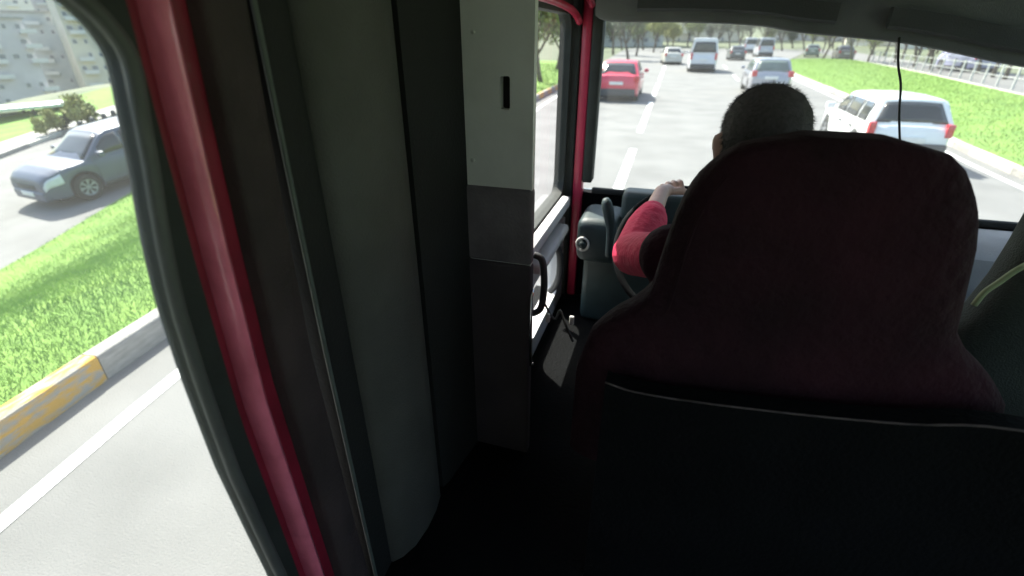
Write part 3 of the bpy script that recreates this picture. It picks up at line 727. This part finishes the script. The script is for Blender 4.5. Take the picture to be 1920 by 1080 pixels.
pull([(XF + .005, 1.98, Z(-.82)), (XF + .05, 1.98, Z(-.86)), (XF + .055, 1.99, Z(-.98)), (XF + .03, 2.02, Z(-1.06)), (XF + .005, 2.03, Z(-1.10))], .016)
q0 = at_y(1010, 500, 1.45)
pull([(q0.x - .03, 1.50, q0.z + .02), (q0.x, 1.50, q0.z), (q0.x + .01, 1.50, q0.z - .10), (q0.x, 1.50, q0.z - .19), (q0.x - .03, 1.50, q0.z - .22)], .013)
for zz, xx in ((.105, XF + .012), (.165, XF + .06)):
    obj('red_rail', tube_me('red_rail', spline([(xx, 1.45, Z(zz + .01)), (xx, 1.9, Z(zz + .006)), (xx + .004, 2.2, Z(zz - .012)), (xx + .02, 2.27, Z(zz - .05))], 6), .014, 8), M['red2'], dd)
# front pillar with its red edge
def vbox(name, x0, x1, y0, y1, z0, z1, m, par, bev=.008): return obj(name, box_me(name, x0, x1, y0, y1, Z(z0), Z(z1), bev), m, par)
ap = vbox('front_pillar', XF - .02, XF + .035, YW - .012, YW + .06, FLOOR, ROOF, M['rubber'], truck)
vbox('red_edge', XF + .036, XF + .083, YW - .006, YW + .06, FLOOR, ROOF, M['red2'], ap, .014)
vbox('pillar_trim', XF + .084, XF + .130, YW - .022, YW + .06, -.62, ROOF, M['rubber'], ap)
# header over the windscreen, its lower edge sagging to the right
hp = [at_y(u, v, YW - .08) for u, v in ((1118, 30), (1150, 41), (1300, 43), (1420, 49), (1500, 62), (1700, 83), (1915, 126))]
hp.append(hp[-1] + Vector((.45, 0, -.05)))
hp = spline(hp, 4)
rg = [[(p.x, YW - .06, Z(ROOF)), (p.x, YW - .115, Z(ROOF)), (p.x, YW - .115, p.z + .02), (p.x, YW - .105, p.z + .004), (p.x, YW - .09, p.z), (p.x, YW - .06, p.z + .004)] for p in hp]
hd = sharp(obj('header', loft_me('header', rg), M['header'], truck), 40)
for x0, x1 in ((-.18, .50), (.66, 1.5)):
    zl = lambda x: interp([(p.x, p.z - H) for p in hp], x)
    rg = [[(x, YW - .15, Z(zl(x) + .10)), (x, YW - .118, Z(zl(x) + .10)), (x, YW - .118, Z(zl(x) + .045)), (x, YW - .135, Z(zl(x) + .036)), (x, YW - .15, Z(zl(x) + .045))] for x in [x0 + (x1 - x0) * i / 10 for i in range(11)]]
    sharp(obj('sun_visor', loft_me('sun_visor', rg), M['visor'], hd), 40)
# windscreen
ws_ = obj('windscreen', box_me('windscreen', XF + .09, XR - .06, YW + .020, YW + .026, Z(-.66), Z(ROOF - .02)), GLASS, truck)
obj('windscreen_seal', box_me('windscreen_seal', XF + .131, XR - .06, YW - .012, YW + .018, Z(-.672), Z(-.645), .008), M['blacktrim'], ws_)
vbox('front_pillar', XR - .10, XR + .02, YW - .012, YW + .06, FLOOR, ROOF, M['rubber'], truck)
ca = [at_y(u, v, YW - .14) for u, v in ((1686, 70), (1684, 120), (1689, 160), (1686, 215), (1688, 285), (1690, 330))]
cb = obj('hanging_cable', tube_me('hanging_cable', spline(ca, 5), .0038, 6), M['blacktrim'], truck)
# dashboard
dpx = [XF + .02 + (XR - XF - .05) * i / 24 for i in range(25)]
rg = [[(x, YW - .02, Z(FLOOR)), (x, YW - .02, Z(-.675)), (x, YW - .08, Z(-.665)), (x, YW - .19, Z(-.69)), (x, YW - .235, Z(-.73)), (x, YW - .25, Z(-.85)), (x, YW - .20, Z(-.98)), (x, YW - .14, Z(FLOOR))] for x in dpx if x > .02]
db = sharp(obj('dashboard', loft_me('dashboard', rg), M['dash'], truck), 30)
c0, c1 = at_y(1168, 358, 2.05), at_y(1262, 412, 2.05)
cl = obj('instrument_cluster', box_me('instrument_cluster', c0.x, c0.x + .34, 2.03, 2.14, c0.z - .13, c0.z, .025, 3), M['dashdk'], db)
for (u, v) in ((1192, 402), (1184, 422), (1208, 410), (1222, 388)):
    q = at_y(u, v, 2.026); obj('indicator', tube_me('indicator', [(q.x, 2.031, q.z), (q.x, 2.024, q.z)], .0065, 8), M['white'], cl)
obj('knee_panel', box_me('knee_panel', -.30, .10, 2.06, 2.24, Z(FLOOR), Z(-.77), .03, 3), M['dashdk'], db)
v0 = at_y(1112, 452, 2.0)
wing = obj('dash_wing', box_me('dash_wing', v0.x - .075, v0.x + .115, 1.97, 2.24, v0.z - .10, v0.z + .105, .045, 4), M['dashdk'], db)
q = at_y(1092, 458, 1.965)
obj('switch_ring', tube_me('switch_ring', [(q.x + .026 * math.cos(a * math.pi / 8), 1.966, q.z + .030 * math.sin(a * math.pi / 8)) for a in range(16)], .0055, 6, True), M['white'], wing)
obj('switch_knob', tube_me('switch_knob', [(q.x, 1.972, q.z), (q.x, 1.95, q.z)], [.019, .016], 10), M['dashdk'], wing)
s1_ = at_y(1142, 480, 1.9); s2_ = at_y(1136, 372, 1.9)
obj('lever', tube_me('lever', spline([s1_, (s1_ + s2_) / 2 + Vector((.012, 0, 0)), s2_], 5), [.017] * 6 + [.021, .023, .024, .021, .012], 8), M['dashdk'], db)
# steering wheel
wc = Vector((.115, 1.67, Z(-.672))); tilt = R(40)
sw = empty('steering_wheel_hub', (0, 0, 0)); bpy.data.objects.remove(sw)
def wpt(r, a, dn=0):
    p = Vector((r * math.cos(a), r * math.sin(a) * math.sin(tilt), r * math.sin(a) * math.cos(tilt)))
    # wheel plane leans back: its top is farther from the driver
    p = Vector((r * math.cos(a), r * math.sin(a) * math.cos(R(50)), r * math.sin(a) * math.sin(R(50))))
    nrm = Vector((0, -math.sin(R(50)), math.cos(R(50)))); return wc + p + nrm * dn
swo = obj('steering_wheel', tube_me('steering_wheel', [wpt(.24, a * math.pi / 24) for a in range(48)], .0125, 10, True), M['wheelrim'], truck)
for a in (R(200), R(340), R(270)):
    obj('spoke', tube_me('spoke', [wpt(.03, a, -.03), wpt(.13, a, -.02), wpt(.237, a)], [.02, .013, .012], 8), M['dashdk'], swo)
obj('hub', tube_me('hub', [wpt(0, 0, -.06), wpt(0, 0, -.035), wpt(0, 0, -.02), wpt(0, 0, -.012)], [.06, .065, .058, .035], 16), M['dashdk'], swo)
obj('column', tube_me('column', [wpt(0, 0, -.05), wpt(0, 0, -.35)], .035, 10), M['dashdk'], swo)
# coiled cord by the door
c = [at_y(u, v, 1.5) for u, v in ((1022, 570), (1032, 590), (1042, 598), (1050, 582), (1058, 602), (1066, 622), (1074, 640))]
obj('radio_cord', tube_me('radio_cord', spline(c, 5), .0045, 6), M['gasket'], truck)
for u, v in ((1027, 596), (1072, 601)):
    q = at_y(u, v, 1.49); obj('cord_clip', box_me('cord_clip', q.x - .008, q.x + .008, 1.485, 1.497, q.z - .018, q.z + .018, .004), M['white'], truck)

# seats: the outline of the backrest at a list of heights, softened by rounded cross sections
def seat(name, xc, yb, tab, m, thick=.13, lean=.06, parent=truck):
    rg = []
    zs = [tab[0][0] + (tab[-1][0] - tab[0][0]) * i / 36 for i in range(37)]
    for z in zs:
        w = interp(tab, z); t = thick * (.55 + .45 * smooth((tab[-1][0] - z) / .10)) ; y = yb + lean * (z - tab[0][0])
        rg.append([(xc + w * (abs(math.cos(a)) ** .45) * (1 if math.cos(a) > 0 else -1), y + t / 2 + t / 2 * (abs(math.sin(a)) ** .6) * (1 if math.sin(a) > 0 else -1), Z(z)) for a in [2 * math.pi * k / 32 + .001 for k in range(32)]])
    return sharp(obj(name, loft_me(name, rg), m, parent), 70)
DS = [(-.90, .40), (-.68, .40), (-.58, .375), (-.53, .335), (-.49, .285), (-.455, .260), (-.38, .249), (-.31, .238), (-.255, .223), (-.215, .202), (-.180, .174), (-.158, .145), (-.146, .11), (-.139, .065)]
ds = seat('driver_seat', .270, .84, DS, M['seat'])
obj('seat_cushion', box_me('seat_cushion', .0, .50, .93, 1.42, Z(-1.05), Z(-.90), .05, 3), M['seat'], ds)
obj('seat_base', box_me('seat_base', .06, .44, .95, 1.35, Z(FLOOR), Z(-1.052), .02), M['floor'], ds)
# stitched piping round the back
pp = [(z, w * .80) for z, w in DS if z > -.58]
pipe_pts = [(.255 - w, .838 + .06 * (z + .9) + .012, Z(z - .02)) for z, w in pp] + [(.255 + w, .838 + .06 * (z + .9) + .012, Z(z - .02)) for z, w in pp[::-1]]
obj('seat_seam', tube_me('seat_seam', spline(pipe_pts, 4), .0035, 6), M['seat'], ds)
# partition behind the driver seat with its pale edge trim
ep = [at_y(u, v, .79) for u, v in ((1100, 752), (1135, 716), (1190, 734), (1300, 752), (1500, 776), (1700, 794), (1910, 806))]
ep.append(ep[-1] + Vector((.35, 0, -.01)))
es = spline(ep[1:], 5)
rg = [[(p.x, .79, Z(FLOOR)), (p.x, .79, p.z), (p.x, .835, p.z - .004), (p.x, .835, Z(FLOOR))] for p in es]
pt = obj('partition', loft_me('partition', rg, True, False), M['floor'], truck)
obj('edge_trim', tube_me('edge_trim', [p + Vector((0, -.004, .002)) for p in es], .0022, 6), M['piping'], pt)
# passenger seat at the right
ps = seat('passenger_seat', .955, 1.14, [(-.90, .42), (-.70, .33), (-.64, .29), (-.56, .245), (-.48, .225), (-.40, .215), (-.20, .20), (-.165, .19), (-.145, .16), (-.135, .1)], M['seatg'])
obj('seat_cushion', box_me('seat_cushion', .70, 1.16, 1.22, 1.68, Z(-1.0), Z(-.86), .05, 3), M['seatg'], ps)
obj('seat_base', box_me('seat_base', .74, 1.12, 1.25, 1.6, Z(FLOOR), Z(-1.002), .02), M['floor'], ps)
b_ = [at_y(u, v, 1.12) for u, v in ((1826, 572), (1846, 548), (1872, 530), (1900, 510), (1925, 496))]
obj('belt_strap', tube_me('belt_strap', spline(b_, 5), .006, 6), M['pipeg'], ps)
# shell
obj('roof', box_me('roof', XL - .05, XR + .05, -1.7, YW + .06, Z(ROOF + .002), Z(ROOF + .06)), M['liner'], truck)
obj('floor_mat', box_me('floor_mat', XL - .05, XR + .05, -1.7, YW + .06, Z(FLOOR - .06), Z(FLOOR - .002)), M['floor'], truck)
obj('rear_wall', box_me('rear_wall', XL - .05, XR + .05, -1.78, -1.702, Z(FLOOR), Z(ROOF)), M['liner'], truck)
for ya, yb in ((-1.7, .5), (.55, 2.28)):
    wq = obj('right_door', plate_me('right_door', rrect(ya + .10, yb - .10, -.80, .30, .1, 8), (ya, yb, FLOOR, ROOF), lambda a, b, t: (t, a, Z(b)), XR, XR + .05), M['liner'], truck)  # out of view; windows enlarged to let more light into the cab
    hq = rrect(ya + .10, yb - .10, -.80, .30, .1, 8)
    obj('window_glass', mesh('window_glass', [(XR + .025, a, Z(b)) for a, b in hq], [tuple(range(len(hq)))]), GLASS_S, wq)
obj('front_wall', box_me('front_wall', XF - .02, XR, YW + .03, YW + .09, Z(FLOOR), Z(-.68)), M['floor'], truck)
obj('side_sill', box_me('side_sill', XL - .05, XF + .0, 1.502, 1.504, Z(FLOOR), Z(ROOF)), M['rubber'], truck)

# ------------------------------------------------------------------ driver
drv = empty('person', (.2, 1.15, Z(-.92)), 0, True)
tag(drv, 'driver with short dark hair and red jacket behind the wheel', 'person')
def capsules(name, caps, voxel, m, parent, smooth_it=8):
    bm = bmesh.new()
    for p0, p1, r0, r1 in caps:
        p0, p1 = Vector(p0), Vector(p1); d = p1 - p0; ln = d.length
        q = (d.normalized() if ln > 1e-6 else Vector((0, 0, 1))).to_track_quat('Z', 'Y')
        n = 14; rings = []
        pr = [(-r0 * math.cos(t), r0 * math.sin(t)) for t in [math.pi / 2 * k / 4 for k in range(1, 5)]] + [(ln + r1 * math.sin(t), r1 * math.cos(t)) for t in [math.pi / 2 * k / 4 for k in range(0, 4)]]
        a = bm.verts.new(p0 + q @ Vector((0, 0, -r0))); z_ = bm.verts.new(p0 + q @ Vector((0, 0, ln + r1)))
        for h_, r in pr: rings.append([bm.verts.new(p0 + q @ Vector((r * math.cos(2 * math.pi * k / n), r * math.sin(2 * math.pi * k / n), h_))) for k in range(n)])
        for k in range(n):
            bm.faces.new((a, rings[0][(k + 1) % n], rings[0][k])); bm.faces.new((z_, rings[-1][k], rings[-1][(k + 1) % n]))
            for i in range(len(rings) - 1): bm.faces.new((rings[i][k], rings[i][(k + 1) % n], rings[i + 1][(k + 1) % n], rings[i + 1][k]))
    me = bpy.data.meshes.new(name); bm.to_mesh(me); bm.free()
    o = obj(name, me, m, parent)
    r = o.modifiers.new('remesh', 'REMESH'); r.mode = 'VOXEL'; r.voxel_size = voxel; r.use_smooth_shade = True
    s = o.modifiers.new('smooth', 'SMOOTH'); s.iterations = smooth_it; s.factor = .5
    return o
V = lambda x, y, z: Vector((x, y, Z(z)))
HC = V(.196, 1.19, -.216)                              # centre of the head
SHL, SHR = V(.050, 1.12, -.465), V(.385, 1.10, -.43)
ELL, ELR = V(-.048, 1.34, -.562), V(.47, 1.31, -.62)
hl_a, hr_a = R(108), R(30)
HL_, HR_ = wpt(.24, hl_a), wpt(.24, hr_a)
WL, WR = HL_ + Vector((-.035, -.085, .015)), HR_ + Vector((.045, -.085, .015))
body = []
body += [(HC + Vector((0, .01, .035)), HC + Vector((0, -.005, .02)), .078, .085), (HC + Vector((0, .035, -.06)), HC + Vector((0, .02, .02)), .055, .075)]
body += [(HC + Vector((0, .105, -.01)), HC + Vector((0, .10, -.03)), .012, .018)]                       # nose
body += [(HC + Vector((s * .030, .075, .025)), HC + Vector((s * .05, .07, .025)), .02, .018) for s in (1, -1)]  # brow
body += [(HC + Vector((0, .088, -.075)), HC + Vector((0, .07, -.095)), .022, .03)]                       # mouth and chin
body += [(HC + Vector((s * .083, -.005, .012)), HC + Vector((s * .080, -.002, -.03)), .020, .013) for s in (1, -1)]   # ears
body += [(V(.2, 1.15, -.40), HC + Vector((0, -.01, -.06)), .062, .058), (V(.2, 1.10, -.56), V(.2, 1.13, -.42), .12, .09), (V(.2, 1.10, -.86), V(.2, 1.10, -.56), .13, .12)]
for S_, E_, W_ in ((SHL, ELL, WL), (SHR, ELR, WR)):
    body += [(V(.2, 1.12, -.45), S_, .07, .055), (S_, E_, .05, .042), (E_, W_, .041, .027)]
for s in (-1, 1):
    hip, knee, ank = V(.2 + s * .09, 1.12, -.84), V(.2 + s * .13, 1.58, -.80), V(.2 + s * .11, 1.72, -1.16)
    body += [(hip, knee, .085, .055), (knee, ank, .052, .035), (ank, ank + Vector((0, .15, -.035)), .035, .03)]
bo = capsules('body', body, .0075, M['skin'], drv, 5)
# hands: palm and five fingers closing round the rim
def hand(wrist, ang, mir):
    caps = []; T = (wpt(.24, ang + .01) - wpt(.24, ang - .01)).normalized() * mir       # along the rim, towards the index finger
    N = Vector((0, -math.sin(R(50)), math.cos(R(50)))); O_ = (wpt(.3, ang) - wpt(.2, ang)).normalized(); c = wpt(.24, ang)
    for i, ln in enumerate((.95, 1.05, 1.0, .82)):
        b = c + T * (.030 - .020 * i) + N * .026 - O_ * .016
        k1 = c + T * (.031 - .0205 * i) + N * (.026) + O_ * .014 * ln
        k2 = c + T * (.031 - .0205 * i) + N * .004 + O_ * .030 * ln
        k3 = c + T * (.030 - .0195 * i) - N * .018 + O_ * .016
        caps += [(wrist.lerp(b, .45), b, .014, .0115), (b, k1, .0105, .0098), (k1, k2, .0095, .0088), (k2, k3, .0086, .0075)]
    t0 = wrist.lerp(c + T * .035, .35); t1 = c + T * .048 + N * .012 - O_ * .022; t2 = c + T * .050 - N * .014 - O_ * .016
    caps += [(t0, t1, .014, .0115), (t1, t2, .011, .0085), (wrist, wrist.lerp(c, .55) + N * .012, .025, .022)]
    return caps
capsules('hand', hand(WL, hl_a, -1), .0035, M['skin'], drv, 2)
capsules('hand', hand(WR, hr_a, 1), .0035, M['skin'], drv, 2)
jk = [(V(.2, 1.10, -.86), V(.2, 1.10, -.56), .155, .150), (V(.10, 1.10, -.82), V(.12, 1.10, -.54), .11, .115), (V(.30, 1.10, -.80), V(.29, 1.10, -.52), .11, .115), (V(.2, 1.12, -.46), V(.2, 1.14, -.39), .11, .078)]
for S_, E_, W_ in ((SHL, ELL, WL), (SHR, ELR, WR)):
    jk += [(V(.2, 1.11, -.46), S_, .10, .080), (S_, S_.lerp(E_, .25), .074, .060)]
jo = capsules('jacket', jk, .0085, M['jacket_shade'], drv, 5)
for S_2, E_, W_ in ((SHL, ELL, WL), (SHR, ELR, WR)):
    d_ = E_.lerp(W_, .35)
    capsules('sleeve', [(S_2.lerp(E_, .25), E_, .062, .064), (E_, d_, .062, .062), (d_, E_.lerp(W_, .48) + Vector((.003, 0, .004)), .062, .056), (E_.lerp(W_, .48), E_.lerp(W_, .60), .055, .046)], .006, M['jacket'], drv, 3)
tr = []
for s in (-1, 1):
    hip, knee, ank = V(.2 + s * .09, 1.12, -.84), V(.2 + s * .13, 1.58, -.80), V(.2 + s * .11, 1.72, -1.13)
    tr += [(hip, knee, .10, .07), (knee, ank, .068, .055)]
capsules('trousers', tr, .011, M['trousers'], drv, 4)
hr = [(HC + Vector((0, -.018, .045)), HC + Vector((0, .02, .05)), .088, .082), (HC + Vector((0, -.035, .0)), HC + Vector((0, -.03, .04)), .080, .086), (HC + Vector((0, -.045, -.05)), HC + Vector((0, -.035, 0)), .052, .078)]
hh = capsules('hair', hr, .006, M['hair'], drv, 3)
v, f = [], []
def cap_d(p, c):                                        # how far a point lies outside a capsule
    a, b, r0, r1 = c; ab = b - a; t = max(0, min(1, (p - a).dot(ab) / max(1e-9, ab.length_squared))); return (p - a - ab * t).length - (r0 + (r1 - r0) * t)
rnd = random.Random(3)
while len(v) < 3 * 7000:
    c = rnd.choice(hr); n = Vector((rnd.gauss(0, 1), rnd.gauss(0, 1), rnd.gauss(0, 1))).normalized(); t = rnd.random()
    p = c[0].lerp(c[1], t) + n * (c[2] + (c[3] - c[2]) * t - .003)
    if min(cap_d(p, q) for q in hr) < -.006: continue
    d = (n * .8 + Vector((rnd.gauss(0, .3), -.1, -.5 + rnd.gauss(0, .3)))).normalized() * rnd.uniform(.007, .013); w = d.orthogonal().normalized() * .0006
    b = len(v); v += [p - w, p + w, p + d]; f.append((b, b + 1, b + 2))
hs = obj('hair_strands', mesh('hair_strands', v, f), M['hair'], hh); hs['kind'] = 'stuff'
for s in (-1, 1):
    obj('eye', tube_me('eye', [HC + Vector((s * .034, .078, .0)), HC + Vector((s * .034, .088, .0)), HC + Vector((s * .034, .093, 0))], [.012, .011, .004], 8), M['eye'], drv)
for o in bpy.data.objects:
    if 'world_parts' in o: del o['world_parts']
